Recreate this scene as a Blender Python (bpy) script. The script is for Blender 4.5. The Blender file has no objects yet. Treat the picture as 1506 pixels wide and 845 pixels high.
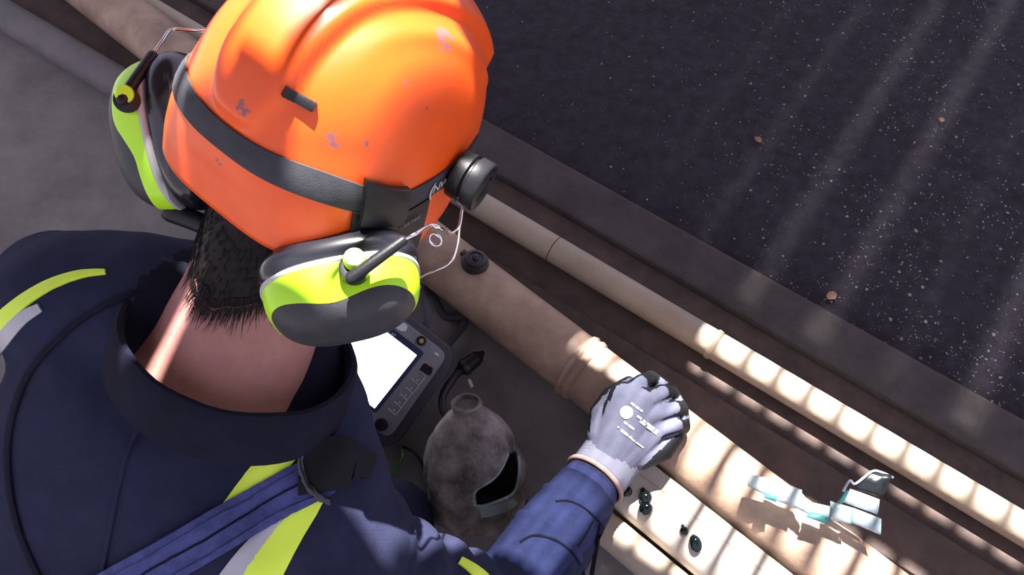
import bpy, bmesh, math, random
from mathutils import Vector, Matrix, noise
from mathutils.bvhtree import BVHTree
random.seed(7)
C = bpy.context.scene.collection
V = Vector
PI = math.pi
# ------------------------------------------------------------------ camera
HC, PITCH, FPX = 1.22, math.radians(62), 1182.0
cd = bpy.data.cameras.new('camera'); cam_o = bpy.data.objects.new('camera', cd); C.objects.link(cam_o)
cam_o.location = (0, 0, HC); cam_o.rotation_euler = (PI/2 - PITCH, 0, 0)
cd.sensor_width = 36; cd.lens = FPX/1506*36; cd.clip_start = .02
bpy.context.scene.camera = cam_o
CX = V((1, 0, 0)); CU = V((0, math.sin(PITCH), math.cos(PITCH))); CF = V((0, math.cos(PITCH), -math.sin(PITCH)))
# ------------------------------------------------------------------ world, sun, exposure
w = bpy.data.worlds.new('world'); bpy.context.scene.world = w; w.use_nodes = True
bgn = w.node_tree.nodes['Background']; bgn.inputs[0].default_value = (.60, .575, .76, 1); bgn.inputs[1].default_value = 1.45
SUN = V((.06, .41, .89)).normalized()
sl = bpy.data.lights.new('sun', 'SUN'); sl.energy = 32; sl.angle = math.radians(.55); sl.color = (1, .965, .935)
so = bpy.data.objects.new('sun', sl); C.objects.link(so); so.location = (-1, 2, 4)
so.rotation_euler = SUN.to_track_quat('Z', 'Y').to_euler()
vs = bpy.context.scene.view_settings
vs.view_transform = 'Standard'; vs.look = 'None'; vs.gamma = 1; vs.exposure = 0.0
try: vs.use_curve_mapping = False
except Exception: pass

# ------------------------------------------------------------------ place helpers (real 3-D points found from the camera's geometry)
def cv(x, y, z): return CX*x - CU*y + CF*z                     # right, down, away -> world direction
def ray(px, py): return cv((px-753)/FPX, (py-422.5)/FPX, 1)
def cam(px, py, d): return V((0, 0, HC)) + ray(px, py)*d
def onz(px, py, z=0.):
    r = ray(px, py); return V((0, 0, HC)) + r*((z-HC)/r.z)
def onplane(px, py, p, n):
    r = ray(px, py); o = V((0, 0, HC)); return o + r*((p-o).dot(n)/r.dot(n))

def px_of(p):
    q = p-V((0, 0, HC)); z = q.dot(CF); return 753+FPX*q.dot(CX)/z, 422.5-FPX*q.dot(CU)/z
def inside(x, y, poly):
    c = False; n = len(poly)
    for i in range(n):
        x0, y0 = poly[i]; x1, y1 = poly[i-1]
        if (y0 > y) != (y1 > y) and x < (x1-x0)*(y-y0)/(y1-y0)+x0: c = not c
    return c
def sm(a, b, x):
    t = min(1, max(0, (x-a)/(b-a))); return t*t*(3-2*t)
# ------------------------------------------------------------------ materials
def mat(name, col, rough=.6, metal=0., var=0., vscale=20., col2=None, bump=0., bscale=200., coat=0., trans=0., emit=None, es=0., spec=None, rvar=0., stretch=None):
    m = bpy.data.materials.new(name); m.use_nodes = True
    nt = m.node_tree; b = nt.nodes['Principled BSDF']
    b.inputs['Base Color'].default_value = (*col, 1); b.inputs['Roughness'].default_value = rough; b.inputs['Metallic'].default_value = metal
    if spec is not None: b.inputs['Specular IOR Level'].default_value = spec
    b.inputs['Coat Weight'].default_value = coat; b.inputs['Coat Roughness'].default_value = .2
    b.inputs['Transmission Weight'].default_value = trans
    if emit: b.inputs['Emission Color'].default_value = (*emit, 1); b.inputs['Emission Strength'].default_value = es
    tc = nt.nodes.new('ShaderNodeTexCoord'); vec = tc.outputs['Object']
    if stretch:
        mp = nt.nodes.new('ShaderNodeMapping'); mp.inputs['Scale'].default_value = stretch; nt.links.new(vec, mp.inputs[0]); vec = mp.outputs[0]
    if var or col2:
        n = nt.nodes.new('ShaderNodeTexNoise'); n.inputs['Scale'].default_value = vscale; n.inputs['Detail'].default_value = 6; n.inputs['Roughness'].default_value = .65
        nt.links.new(vec, n.inputs['Vector'])
        r = nt.nodes.new('ShaderNodeValToRGB')
        c2 = col2 or tuple(c*(1-var) for c in col)
        r.color_ramp.elements[0].color = (*c2, 1); r.color_ramp.elements[1].color = (*col, 1)
        r.color_ramp.elements[0].position = .36; r.color_ramp.elements[1].position = .64
        nt.links.new(n.outputs['Fac'], r.inputs[0]); nt.links.new(r.outputs[0], b.inputs['Base Color'])
        if rvar:
            mr = nt.nodes.new('ShaderNodeMapRange'); mr.inputs[3].default_value = rough+rvar; mr.inputs[4].default_value = rough
            nt.links.new(n.outputs['Fac'], mr.inputs[0]); nt.links.new(mr.outputs[0], b.inputs['Roughness'])
    if bump:
        n2 = nt.nodes.new('ShaderNodeTexNoise'); n2.inputs['Scale'].default_value = bscale; n2.inputs['Detail'].default_value = 4
        nt.links.new(vec, n2.inputs['Vector'])
        bp = nt.nodes.new('ShaderNodeBump'); bp.inputs['Strength'].default_value = bump; bp.inputs['Distance'].default_value = .002
        nt.links.new(n2.outputs['Fac'], bp.inputs['Height']); nt.links.new(bp.outputs[0], b.inputs['Normal'])
    return m
def spots(m, pts, col, soft=.5):
    """scuffs with a shape of their own: noisy blotches around object-space points (x, y, z, radius)"""
    nt = m.node_tree; b = nt.nodes['Principled BSDF']
    tc = nt.nodes.new('ShaderNodeTexCoord'); n = nt.nodes.new('ShaderNodeTexNoise'); n.inputs['Scale'].default_value = 160; n.inputs['Detail'].default_value = 5
    nt.links.new(tc.outputs['Object'], n.inputs['Vector'])
    src = b.inputs['Base Color'].links[0].from_socket if b.inputs['Base Color'].links else None
    for x, y, z, r in pts:
        d = nt.nodes.new('ShaderNodeVectorMath'); d.operation = 'DISTANCE'; d.inputs[1].default_value = (x, y, z)
        nt.links.new(tc.outputs['Object'], d.inputs[0])
        mr = nt.nodes.new('ShaderNodeMapRange'); mr.inputs[1].default_value = 0; mr.inputs[2].default_value = r; mr.inputs[3].default_value = 1.35; mr.inputs[4].default_value = .35
        nt.links.new(d.outputs['Value'], mr.inputs[0])
        mu = nt.nodes.new('ShaderNodeMath'); mu.operation = 'MULTIPLY'; nt.links.new(mr.outputs[0], mu.inputs[0]); nt.links.new(n.outputs['Fac'], mu.inputs[1])
        th = nt.nodes.new('ShaderNodeMapRange'); th.inputs[1].default_value = .46; th.inputs[2].default_value = .56; th.inputs[4].default_value = .8
        nt.links.new(mu.outputs[0], th.inputs[0])
        mx = nt.nodes.new('ShaderNodeMix'); mx.data_type = 'RGBA'; mx.inputs[7].default_value = (*col, 1)
        nt.links.new(th.outputs[0], mx.inputs[0])
        if src: nt.links.new(src, mx.inputs[6])
        else: mx.inputs[6].default_value = b.inputs['Base Color'].default_value
        src = mx.outputs[2]
    nt.links.new(src, b.inputs['Base Color'])

M = dict(
 concrete=mat('concrete', (.235, .215, .20), .9, var=.35, vscale=9, bump=.5, bscale=120),
 rust=mat('rusty_steel', (.105, .070, .058), .85, col2=(.062, .044, .040), vscale=22, bump=.5, bscale=150),
 kerb=mat('dark_kerb', (.075, .062, .058), .85, var=.4, vscale=14, bump=.5, bscale=160),
 ground=mat('dark_ground', (.036, .030, .042), .95, col2=(.016, .013, .019), vscale=40, bump=.9, bscale=260),
 chip=mat('pale_chip', (.34, .32, .31), .9, var=.5, vscale=8),
 leaf=mat('dry_leaf', (.36, .19, .10), .8, var=.4, vscale=60),
 pipeA=mat('pale_rust_pipe', (.45, .31, .215), .55, col2=(.27, .175, .12), vscale=14, bump=.25, bscale=120),
 pipeB=mat('pale_pipe', (.44, .36, .27), .6, col2=(.35, .28, .205), vscale=9, bump=.15, bscale=150),
 pipeC=mat('cream_pipe', (.50, .45, .38), .55, col2=(.36, .31, .26), vscale=16, bump=.2, bscale=120),
 pipeE=mat('grey_pipe', (.16, .15, .145), .7, var=.3, vscale=12, bump=.2),
 orange=mat('orange_plastic', (.92, .10, .003), .40, var=.08, vscale=30, coat=.22, spec=.45, bump=.04, bscale=300, rvar=.15),
 black=mat('black_plastic', (.012, .012, .015), .45, spec=.3, var=.3, vscale=60, bump=.1, bscale=400),
 blackgloss=mat('black_vinyl', (.012, .012, .017), .22, coat=.3),
 deepblack=mat('matt_black', (.006, .006, .009), .6, spec=.2),
 strap=mat('black_webbing', (.045, .045, .055), .85, var=.3, vscale=80, bump=.15, bscale=900),
 lime=mat('lime_plastic', (.50, .95, .02), .32),
 greyring=mat('grey_plastic', (.45, .45, .45), .4),
 cap=mat('charcoal_plastic', (.045, .045, .05), .5, spec=.35, var=.25, vscale=50, bump=.15, bscale=500),
 chrome=mat('chrome_wire', (.85, .85, .85), .18, metal=1),
 silver=mat('silver_print', (.50, .50, .52), .5),
 dimprint=mat('dim_print', (.20, .20, .21), .6),
 white=mat('white_print', (.75, .75, .78), .6),
 skin=mat('skin', (.46, .21, .17), .5, col2=(.39, .165, .14), vscale=40, bump=.25, bscale=350),
 hair=mat('dark_hair', (.010, .007, .006), .6, spec=.25),
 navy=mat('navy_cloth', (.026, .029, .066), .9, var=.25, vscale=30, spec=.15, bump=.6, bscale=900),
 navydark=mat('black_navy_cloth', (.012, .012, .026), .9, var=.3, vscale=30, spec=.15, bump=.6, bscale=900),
 denim=mat('blue_webbing', (.085, .10, .27), .85, var=.35, vscale=60, spec=.15, bump=.7, bscale=800),
 cuff=mat('blue_sleeve', (.035, .045, .13), .88, var=.3, vscale=40, spec=.15, bump=.6, bscale=900),
 hivis=mat('hivis_yellow', (.72, .95, .06), .6, emit=None),
 reflect=mat('reflective_grey', (.42, .42, .45), .4),
 glove=mat('lavender_knit', (.115, .118, .175), .85, var=.15, vscale=60, bump=.5, bscale=1200),
 knit=mat('pale_knit', (.17, .17, .225), .9, bump=.6, bscale=1200),
 nitrile=mat('black_nitrile', (.006, .0065, .009), .65, spec=.2, bump=.4, bscale=900),
 hem=mat('brown_hem', (.40, .24, .20), .9),
 device=mat('grey_casing', (.25, .25, .275), .55, var=.1, vscale=40, bump=.1, bscale=600),
 bumper=mat('dark_bumper', (.06, .058, .07), .75, bump=.2, bscale=400),
 bezel=mat('navy_bezel', (.03, .04, .10), .3),
 screen=mat('lit_screen', (.8, .8, .8), .2, emit=(.93, .96, 1), es=4),
 outline=mat('key_outline', (.62, .61, .62), .6),
 amber=mat('amber_key', (.55, .36, .10), .4),
 jug=mat('dirty_plastic', (.26, .22, .195), .75, col2=(.06, .048, .045), vscale=24, bump=.4, bscale=140),
 jugrim=mat('teal_cut_edge', (.27, .34, .32), .6),
 fitting=mat('black_fitting', (.03, .03, .028), .35, var=.4, vscale=90, bump=.3, bscale=300),
 cable=mat('black_cable', (.02, .02, .022), .5),
 green=mat('green_cable', (.08, .22, .05), .5),
 clear=mat('clear_plastic', (.62, .74, .78), .12, trans=.55),
 teal=mat('teal_plastic', (.10, .42, .42), .12, trans=.6),
 smoke=mat('smoky_film', (.010, .012, .014), .2, trans=.2),
 gel=mat('dark_gel', (.0015, .004, .004), .06),
 roof=mat('shade_board', (.16, .13, .10), .9, var=.3, vscale=10),
 trouser=mat('navy_trouser', (.02, .022, .05), .9, var=.3, vscale=25, spec=.15, bump=.6, bscale=900),
 eye=mat('eye_white', (.8, .78, .75), .2), lip=mat('lip', (.42, .17, .15), .5),
)

# ------------------------------------------------------------------ object helpers
WL = {}                                                        # world location of every object
def link(name, me, parent=None, loc=None):
    o = bpy.data.objects.new(name, me); C.objects.link(o)
    loc = V(loc) if loc is not None else V((0, 0, 0))
    WL[o.name] = loc
    o.location = loc - (WL[parent.name] if parent else V((0, 0, 0)))
    if parent: o.parent = parent
    return o
def thing(name, label, cat, loc, group=None):
    o = link(name, None, None, loc); o['label'] = label; o['category'] = cat
    if group: o['group'] = group
    return o
def tag(o, label, cat, group=None):
    o['label'] = label; o['category'] = cat
    if group: o['group'] = group
    return o
def mk(name, geo, m, parent=None, smooth=True, base=False, bevel=0., auto=True):
    """geo = (verts, faces) in world space -> one mesh object with its own origin"""
    vs_, fs = geo
    lo = V((min(v[0] for v in vs_), min(v[1] for v in vs_), min(v[2] for v in vs_))); hi = V((max(v[0] for v in vs_), max(v[1] for v in vs_), max(v[2] for v in vs_)))
    c = (lo+hi)/2
    if base: c.z = lo.z
    me = bpy.data.meshes.new(name)
    me.from_pydata([V(v)-c for v in vs_], [], fs)
    bm = bmesh.new(); bm.from_mesh(me)
    bmesh.ops.recalc_face_normals(bm, faces=bm.faces)
    if bevel:
        ed = [e for e in bm.edges if len(e.link_faces) == 2 and e.calc_face_angle(0) > .5]
        bmesh.ops.bevel(bm, geom=ed, offset=bevel, segments=2, profile=.6, affect='EDGES', clamp_overlap=True)
    if smooth:
        for f in bm.faces: f.smooth = True
        if auto:
            for e in bm.edges:
                if len(e.link_faces) == 2 and e.calc_face_angle(0) > .9: e.smooth = False
    bm.to_mesh(me); bm.free()
    me.materials.append(m)
    return link(name, me, parent, c)
def join(*gs):
    v, f = [], []
    for a, b in gs:
        n = len(v); v += list(a); f += [tuple(i+n for i in q) for q in b]
    return v, f
def loft(rings, cap=True, closed=False):
    n = len(rings[0]); v = [p for r in rings for p in r]; f = []
    R_ = len(rings)
    for i in range(R_ if closed else R_-1):
        for j in range(n):
            a = i*n+j; b = i*n+(j+1) % n; i2 = (i+1) % R_
            f.append((a, b, i2*n+(j+1) % n, i2*n+j))
    if cap and not closed: f += [tuple(range(n))[::-1], tuple(range((R_-1)*n, R_*n))]
    return v, f
def frames(path):
    path = [V(p) for p in path]; n = len(path); out = []; up = None
    for i in range(n):
        t = (path[min(i+1, n-1)]-path[max(i-1, 0)]).normalized()
        if up is None:
            up = t.orthogonal().normalized()
        up = (up - t*up.dot(t)).normalized()
        out.append((path[i], t, up, t.cross(up)))
    return out
def smooth_path(path, k=6):
    P_ = [V(p) for p in path]; out = []
    for i in range(len(P_)-1):
        p0 = P_[max(i-1, 0)]; p1 = P_[i]; p2 = P_[i+1]; p3 = P_[min(i+2, len(P_)-1)]
        for s in range(k):
            t = s/k
            out.append(.5*((2*p1)+(p2-p0)*t+(2*p0-5*p1+4*p2-p3)*t*t+(3*p1-p0-3*p2+p3)*t**3))
    out.append(P_[-1]); return out
def tube(path, r, seg=12, round_ends=False):
    fr = frames(path); n = len(fr)
    rr = [r]*n if isinstance(r, (int, float)) else [r[0]+(r[-1]-r[0])*i/(n-1) for i in range(n)] if len(r) != n else r
    rings = [[p + (u*math.cos(2*PI*j/seg) + s*math.sin(2*PI*j/seg))*rr[i] for j in range(seg)] for i, (p, t, u, s) in enumerate(fr)]
    if round_ends:
        pre, post = [], []
        p, t, u, s = fr[0]
        for k in (0, 1, 2):
            a = PI/2*(1-k/3); pre.append([p - t*rr[0]*math.sin(a) + (u*math.cos(2*PI*j/seg)+s*math.sin(2*PI*j/seg))*max(rr[0]*math.cos(a), rr[0]*.05) for j in range(seg)])
        p, t, u, s = fr[-1]
        for k in (2, 1, 0):
            a = PI/2*(1-k/3); post.append([p + t*rr[-1]*math.sin(a) + (u*math.cos(2*PI*j/seg)+s*math.sin(2*PI*j/seg))*max(rr[-1]*math.cos(a), rr[-1]*.05) for j in range(seg)])
        rings = pre+rings+post
    return loft(rings)
def lathe(p0, axis, prof, seg=40):
    """prof = [(distance along axis, radius)]"""
    a = V(axis).normalized(); u = a.orthogonal().normalized(); s = a.cross(u)
    return loft([[V(p0)+a*d+(u*math.cos(2*PI*j/seg)+s*math.sin(2*PI*j/seg))*max(r, 1e-5) for j in range(seg)] for d, r in prof])
def ell(c, ax, ay, az, nu=20, nv=12):
    rings = []
    for i in range(nv+1):
        t = PI*(i/nv); t = min(max(t, .03), PI-.03)
        rings.append([V(c)+V(az)*math.cos(t)+(V(ax)*math.cos(2*PI*j/nu)+V(ay)*math.sin(2*PI*j/nu))*math.sin(t) for j in range(nu)])
    return loft(rings)
def box(o, ex, ey, ez):
    """o corner-centre, half vectors"""
    o, ex, ey, ez = V(o), V(ex), V(ey), V(ez)
    v = [o+ex*a+ey*b+ez*c for c in (-1, 1) for b in (-1, 1) for a in (-1, 1)]
    return v, [(0, 2, 3, 1), (4, 5, 7, 6), (0, 1, 5, 4), (2, 6, 7, 3), (0, 4, 6, 2), (1, 3, 7, 5)]
def prism(poly, n, th):
    """polygon (world pts) extruded along n by th"""
    k = len(poly); a = [V(p) for p in poly]; b = [V(p)+V(n)*th for p in poly]
    return a+b, [tuple(range(k))[::-1], tuple(range(k, 2*k))]+[(i, (i+1) % k, k+(i+1) % k, k+i) for i in range(k)]
def rounded(pts, r, seg=4):
    """round the corners of a planar polygon"""
    out = []; n = len(pts)
    for i in range(n):
        p = V(pts[i]); a = V(pts[i-1]); b = V(pts[(i+1) % n])
        da = (a-p).normalized(); db = (b-p).normalized(); rr = min(r, (a-p).length*.45, (b-p).length*.45)
        s, e = p+da*rr, p+db*rr
        for k in range(seg+1):
            t = k/seg; out.append(s*(1-t)**2+p*2*t*(1-t)+e*t*t)
    return out
def bake(geo, voxel, smooth_it=6, fac=.5):
    """union of closed shapes -> one continuous skin"""
    me = bpy.data.meshes.new('tmp'); me.from_pydata([tuple(v) for v in geo[0]], [], geo[1])
    bm = bmesh.new(); bm.from_mesh(me); bmesh.ops.recalc_face_normals(bm, faces=bm.faces); bm.to_mesh(me); bm.free()
    o = bpy.data.objects.new('tmp', me); C.objects.link(o)
    r = o.modifiers.new('r', 'REMESH'); r.mode = 'VOXEL'; r.voxel_size = voxel
    if smooth_it:
        s = o.modifiers.new('s', 'SMOOTH'); s.iterations = smooth_it; s.factor = fac
    dg = bpy.context.evaluated_depsgraph_get(); e = o.evaluated_get(dg); m2 = e.to_mesh()
    v = [x.co.copy() for x in m2.vertices]; nn = [x.normal.copy() for x in m2.vertices]; f = [tuple(p.vertices) for p in m2.polygons]
    e.to_mesh_clear(); bpy.data.objects.remove(o); bpy.data.meshes.remove(me)
    return v, f, nn
def bvh_of(v, f): return BVHTree.FromPolygons([tuple(x) for x in v], f)
def ribbon(bvh, pts, width, th=.002, lift=.001, na=6, step=7, dflt=.7):
    """strip laid on a surface along a pixel path; width in pixels (number or list)"""
    P2 = smooth_path([V((x, y, 0)) for x, y in pts], 8)
    n = len(P2); grid = []; last = dflt
    for i, p in enumerate(P2):
        t = (P2[min(i+1, n-1)]-P2[max(i-1, 0)]).normalized(); s = V((-t.y, t.x, 0))
        wd = width if isinstance(width, (int, float)) else width[0]+(width[1]-width[0])*i/(n-1)
        row = []
        for k in range(na+1):
            q = p+s*wd*(k/na-.5); r = ray(q.x, q.y); h = bvh.ray_cast(V((0, 0, HC)), r)
            if h[0] is None: row.append((V((0, 0, HC))+r.normalized()*last, -r.normalized()))
            else: last = h[3]; row.append((h[0], h[1] if h[1].dot(r) < 0 else -h[1]))
        grid.append(row)
    v, f = [], []; m_ = na+1
    for lay in (0, 1):
        for row in grid:
            for k, (a, nn) in enumerate(row):
                edge = .0 if 0 < k < na else -.0006*lay
                v.append(a+nn*(lift*.2 - .001 + lay*(th+lift+.001)+edge))
    o = n*m_
    for i in range(n-1):
        for k in range(na):
            a = i*m_+k; f += [(a, a+m_, a+m_+1, a+1), (o+a, o+a+1, o+a+m_+1, o+a+m_)]
    for i in range(n-1):
        a = i*m_; f.append((a, o+a, o+a+m_, a+m_)); a = i*m_+na; f.append((a, a+m_, o+a+m_, o+a))
    for k in range(na):
        f.append((k, k+1, o+k+1, o+k)); a = (n-1)*m_+k; f.append((a, o+a, o+a+1, a+1))
    return v, f
def text(s, size, p, ex, ey, m, name, parent, th=.0002):
    """flat lettering as mesh; p = centre, ex reading direction, ey up direction of the letters"""
    cu = bpy.data.curves.new('t', 'FONT'); cu.body = s; cu.size = size; cu.align_x = 'CENTER'; cu.align_y = 'CENTER'; cu.extrude = th
    o = bpy.data.objects.new('t', cu); C.objects.link(o)
    dg = bpy.context.evaluated_depsgraph_get(); e = o.evaluated_get(dg); m2 = e.to_mesh()
    ex, ey = V(ex).normalized(), V(ey); ey = (ey-ex*ey.dot(ex)).normalized(); ez = ex.cross(ey)
    v = [V(p)+ex*x.co.x+ey*x.co.y+ez*x.co.z for x in m2.vertices]; f = [tuple(q.vertices) for q in m2.polygons]
    e.to_mesh_clear(); bpy.data.objects.remove(o)
    return mk(name, (v, f), m, parent, smooth=False)
def struct(name, geo, m, **k):
    o = mk(name, geo, m, **k); o['kind'] = 'structure'; return o

# ================================================================== SETTING
AD = V((.819, -.574, 0)).normalized(); AN = V((.574, .819, 0)).normalized()   # along the small pipe / across it, away
def dn(d, n, z=0): return AD*d+AN*n+V((0, 0, z))
def slab(d0, d1, n0, n1, z0, z1): return box(dn((d0+d1)/2, (n0+n1)/2, (z0+z1)/2), AD*(d1-d0)/2, AN*(n1-n0)/2, V((0, 0, (z1-z0)/2)))
struct('floor', slab(-4, 4, -4, .70, -.08, 0), M['concrete'], smooth=False)
# kerb strip between the pipes and the dark ground
struct('trim_1', slab(-4, 4, .70, .79, -.08, .022), M['kerb'], smooth=False, bevel=.008)
# rusty ledge plate running between the two pipes
struct('trim_2', slab(-2.2, 1.9, .475, .552, 0, .014), M['rust'], smooth=False, bevel=.003)
struct('trim_4', slab(-2.2, 1.9, .552, .63, 0, .005), M['rust'], smooth=False, bevel=.001)
struct('trim_3', slab(-2.2, 1.9, .62, .70, 0, .006), M['rust'], smooth=False, bevel=.002)
# rough dark ground
nx, ny = 150, 110; gv = []; gf = []
for j in range(ny+1):
    for i in range(nx+1):
        d = -2.2+4.1*i/nx; n = .786+2.2*j/ny
        if i in (0, nx): d = -4 if i == 0 else 4
        if j == ny: n = 5.0
        h = .010*noise.fractal(V((d*2.1, n*2.1, 0)), .8, 2.1, 5) + .003*noise.noise(V((d*22, n*22, 3)))
        e = min(1, j/6)
        gv.append(dn(d, n, -.01+e*(.012+h)))
for j in range(ny):
    for i in range(nx):
        a = j*(nx+1)+i; gf.append((a, a+1, a+nx+2, a+nx+1))
gr = struct('ground', (gv, gf), M['ground'])
gb = bvh_of(gv, gf)
# pale chips scattered on it: far too many to count
cvv, cff = [], []
def chip(p, r):
    n0 = len(cvv); a = random.random()*6.28; el = random.uniform(.35, 1.0)
    ex = V((math.cos(a), math.sin(a), random.uniform(-.3, .3)))*r; ey = V((-math.sin(a), math.cos(a), random.uniform(-.3, .3)))*r*el; ez = V((0, 0, r*.35))
    cvv.extend([p+ex, p-ex*.8, p+ey, p-ey*.9, p+ez, p-ez])
    cff.extend([tuple(n0+i for i in q) for q in ((0, 2, 4), (2, 1, 4), (1, 3, 4), (3, 0, 4), (2, 0, 5), (1, 2, 5), (3, 1, 5), (0, 3, 5))])
k = 0
while k < 2600:
    px, py = random.uniform(690, 1560), random.uniform(-40, 600)
    dens = .10+.9*min(1, max(0, (px-850)/450))**1.3
    if random.random() > dens: continue
    q = onz(px, py, 0)
    if q.dot(AN) < .80: continue
    h = gb.ray_cast(V((q.x, q.y, 1)), V((0, 0, -1)))
    if h[0] is None: continue
    r = random.choice([.001]*7+[.0017]*6+[.0025]*3+[.0036])*random.uniform(.7, 1.25)
    if noise.noise(V((q.x*7, q.y*7, 1))) < -.15 and random.random() < .6: continue
    chip(h[0]+V((0, 0, r*.1)), r); k += 1
ch = mk('gravel_chips', (cvv, cff), M['chip'], smooth=False); ch['kind'] = 'stuff'; ch['label'] = 'pale gravel chips and crumbs scattered over the dark ground'; ch['category'] = 'gravel'

def leaf(px, py, size, ang, label, tip=.3):
    q = onz(px, py, 0); h = gb.ray_cast(V((q.x, q.y, 1)), V((0, 0, -1)))[0]+V((0, 0, .004))
    out = []
    for t, wd in ((0, .05), (.12, .45), (.3, .62), (.5, .7), (.7, .5), (.86, .42), (1, .06)): out.append((t, wd))
    v = []; f = []
    for t, wd in out:
        for k_, s in enumerate((-1, -.4, .4, 1)):
            x = (t-.5)*size; y = s*wd*size*.55*(1+.25*noise.noise(V((t*9, s*5, px)))); z = .0015+abs(s)*size*.12+size*.10*math.sin(t*3)
            v.append(h+V((x*math.cos(ang)-y*math.sin(ang), x*math.sin(ang)+y*math.cos(ang), z)))
    for i in range(len(out)-1):
        for j in range(3): a = i*4+j; f.append((a, a+1, a+5, a+4))
    v2 = [p-V((0, 0, .0008)) for p in v]; n = len(v); f += [tuple(i+n for i in q)[::-1] for q in f]
    o = thing('dead_leaf', label, 'leaf', h, 'dead leaves on the dark ground')
    mk('blade', (v+v2, f), M['leaf'], o)
    st = V((math.cos(ang), math.sin(ang), 0))
    mk('stalk', tube([h-st*size*.5+V((0, 0, .002)), h-st*size*.85+V((0, 0, .003))], .0006, 5), M['leaf'], o)
leaf(1113, 209, .016, 2.3, 'small tan dead leaf furthest left on the dark speckled ground', 1)
leaf(1222, 436, .020, .5, 'largest tan dead leaf, lying nearest the kerb on dark ground')
leaf(1381, 182, .012, 1.0, 'smallest orange dead leaf, furthest up and right on dark ground')

# ---- unseen slat roof inferred from striped light; boards and gaps shaped to steer sun
ZR = 2.05
def up(p, z=ZR): return p + SUN*((z-p.z)/SUN.z)
def rslat(d0, d1, n0, n1, z=ZR, t=.012): return slab(d0, d1, n0, n1, z-t, z+t)
def dnof(p): return p.dot(AD), p.dot(AN)
roof_geo = []
QS = V((SUN.x/SUN.z*ZR, SUN.y/SUN.z*ZR, 0))
def rq(d0, d1, n0, n1, z=0, t=.010):                            # a board whose shadow falls on floor coordinates d, n
    o = dn((d0+d1)/2, (n0+n1)/2, ZR+z)+QS
    roof_geo.append(box(o, AD*(d1-d0)/2, AN*(n1-n0)/2, V((0, 0, t))))
rq(-2.0, 1.5, -1.4, -.235); rq(-2.0, -.276, -.235, -.13); rq(-.262, -.21, -.235, -.13); rq(-.21, 1.5, -.235, -.158); rq(-.21, -.165, -.158, -.118); rq(-.07, 1.5, -.158, -.13)                                         # solid boards added to shade the back, gap left for the neck streak
rq(-2.0, -.34, -.13, .80); rq(-.34, -.19, .05, .80); rq(-.19, -.09, .05, .408); rq(.0, .95, .05, .245); rq(-.07, 1.5, -.13, .05); rq(-.19, -.05, .47, .80); rq(1.0, 1.5, .05, 2.1)
d_ = -.34
while d_ < -.08:                                                  # narrow slats over the worker's head
    rq(d_, d_+.010, -.13, .05, .03); d_ += .052
d_ = -.09
while d_ < 0:                                                     # finer slats added to dim the sun on sleeve and glove
    rq(d_, d_+.0115, .05, .245, .03, .003); rq(d_, d_+.0085, .245, .408, .03, .003); d_ += .018
d_ = -.19
while d_ < -.02:
    rq(d_, d_+.010, .408, .66, .03); d_ += .052
while d_ < 1.0:                                                   # slats over the pipes
    rq(d_, d_+(.010 if d_ < .02 else .0165), .245, .50, .03); rq(d_, d_+.0125, .50, .66, .03); d_ += .052
rq(-.05, 1.0, .64, .72, .02); rq(-.05, 1.0, .480, .570, .0)  # boards added to keep the kerb side and rusty ledge in shade
d_ = -.6; i_ = 0
while d_ < 1.0:                                                   # nearly closed boards over the dark ground, gaps bundled to cast faint streaks
    for k in range(12):
        g = .0010*sm(-.42, -.05, d_)*math.exp(-((k-5.5)/2.4)**2)*(1, .45, 1.3, .7, .9)[i_ % 5]
        rq(d_, d_+.0105-g, .70, 2.1, .0, .0006); d_ += .0105
    i_ += 1
rq(-2.0, -.6, .80, 2.1)
struct('shade_roof', join(*roof_geo), M['roof'], smooth=False)

# ================================================================== PIPES
def axis_pts(pl, pr, z0, z1): return onz(*pl, z0), onz(*pr, z1)
def pipe(p0, p1, r, e0, e1, extra=()):
    """lathe profile from p0-e0 to p1+e1 along the axis"""
    a = (p1-p0).normalized(); L = (p1-p0).length; s = p0-a*e0; tot = L+e0+e1
    prof = [(0, r*.9), (0, r)]
    nseg = 60
    for i in range(nseg+1):
        d = tot*i/nseg; prof.append((d, r*(1+.002*noise.noise(V((d*9, r*100, 0))))))
    prof.append((tot, r*.9))
    return s, a, tot, lathe(s, a, prof, 48)
# main pipe under the gloved hand
RA = .0495
A0, A1 = axis_pts((646, 380), (1142, 762), .051, .051)
s, aA, totA, g = pipe(A0, A1, RA, 1.5, .9)
tA = thing('steel_pipe', 'wide pale rust-brown pipe under the gloved hand', 'pipe', A0)
mk('barrel', g, M['pipeA'], tA)
pr = onz(868, 525, .05); dW = (pr-s).dot(aA)
mk('weld_ring', lathe(s+aA*(dW-.012), aA, [(0, RA*.99), (.001, RA+.003), (.008, RA+.005), (.012, RA+.0015), (.018, RA+.0045), (.024, RA+.003), (.026, RA*.99)], 48), M['pipeA'], tA)
# slim pale pipe along the kerb
B0, B1 = axis_pts((702, 299), (1506, 778), .030, .030)
s, aB, totB, g = pipe(B0, B1, .0238, 1.5, .4)
tB = thing('slim_pipe', 'slim pale pipe running along the kerb, crossed by stripes of light', 'pipe', B0)
mk('barrel', g, M['pipeB'], tB)
mk('joint_mark', lathe(B0+aB*((onz(808, 374, .03)-B0).dot(aB)), aB, [(0, .0236), (.0004, .0243), (.0016, .0243), (.002, .0236)], 48), M['rust'], tB)
bx_ = (onz(1045, 505, .03)-B0).dot(aB)
mk('coupling', lathe(B0+aB*bx_, aB, [(0, .0236), (.0006, .0255), (.004, .0262), (.009, .0255), (.010, .0236)], 48), M['pipeB'], tB)
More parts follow.
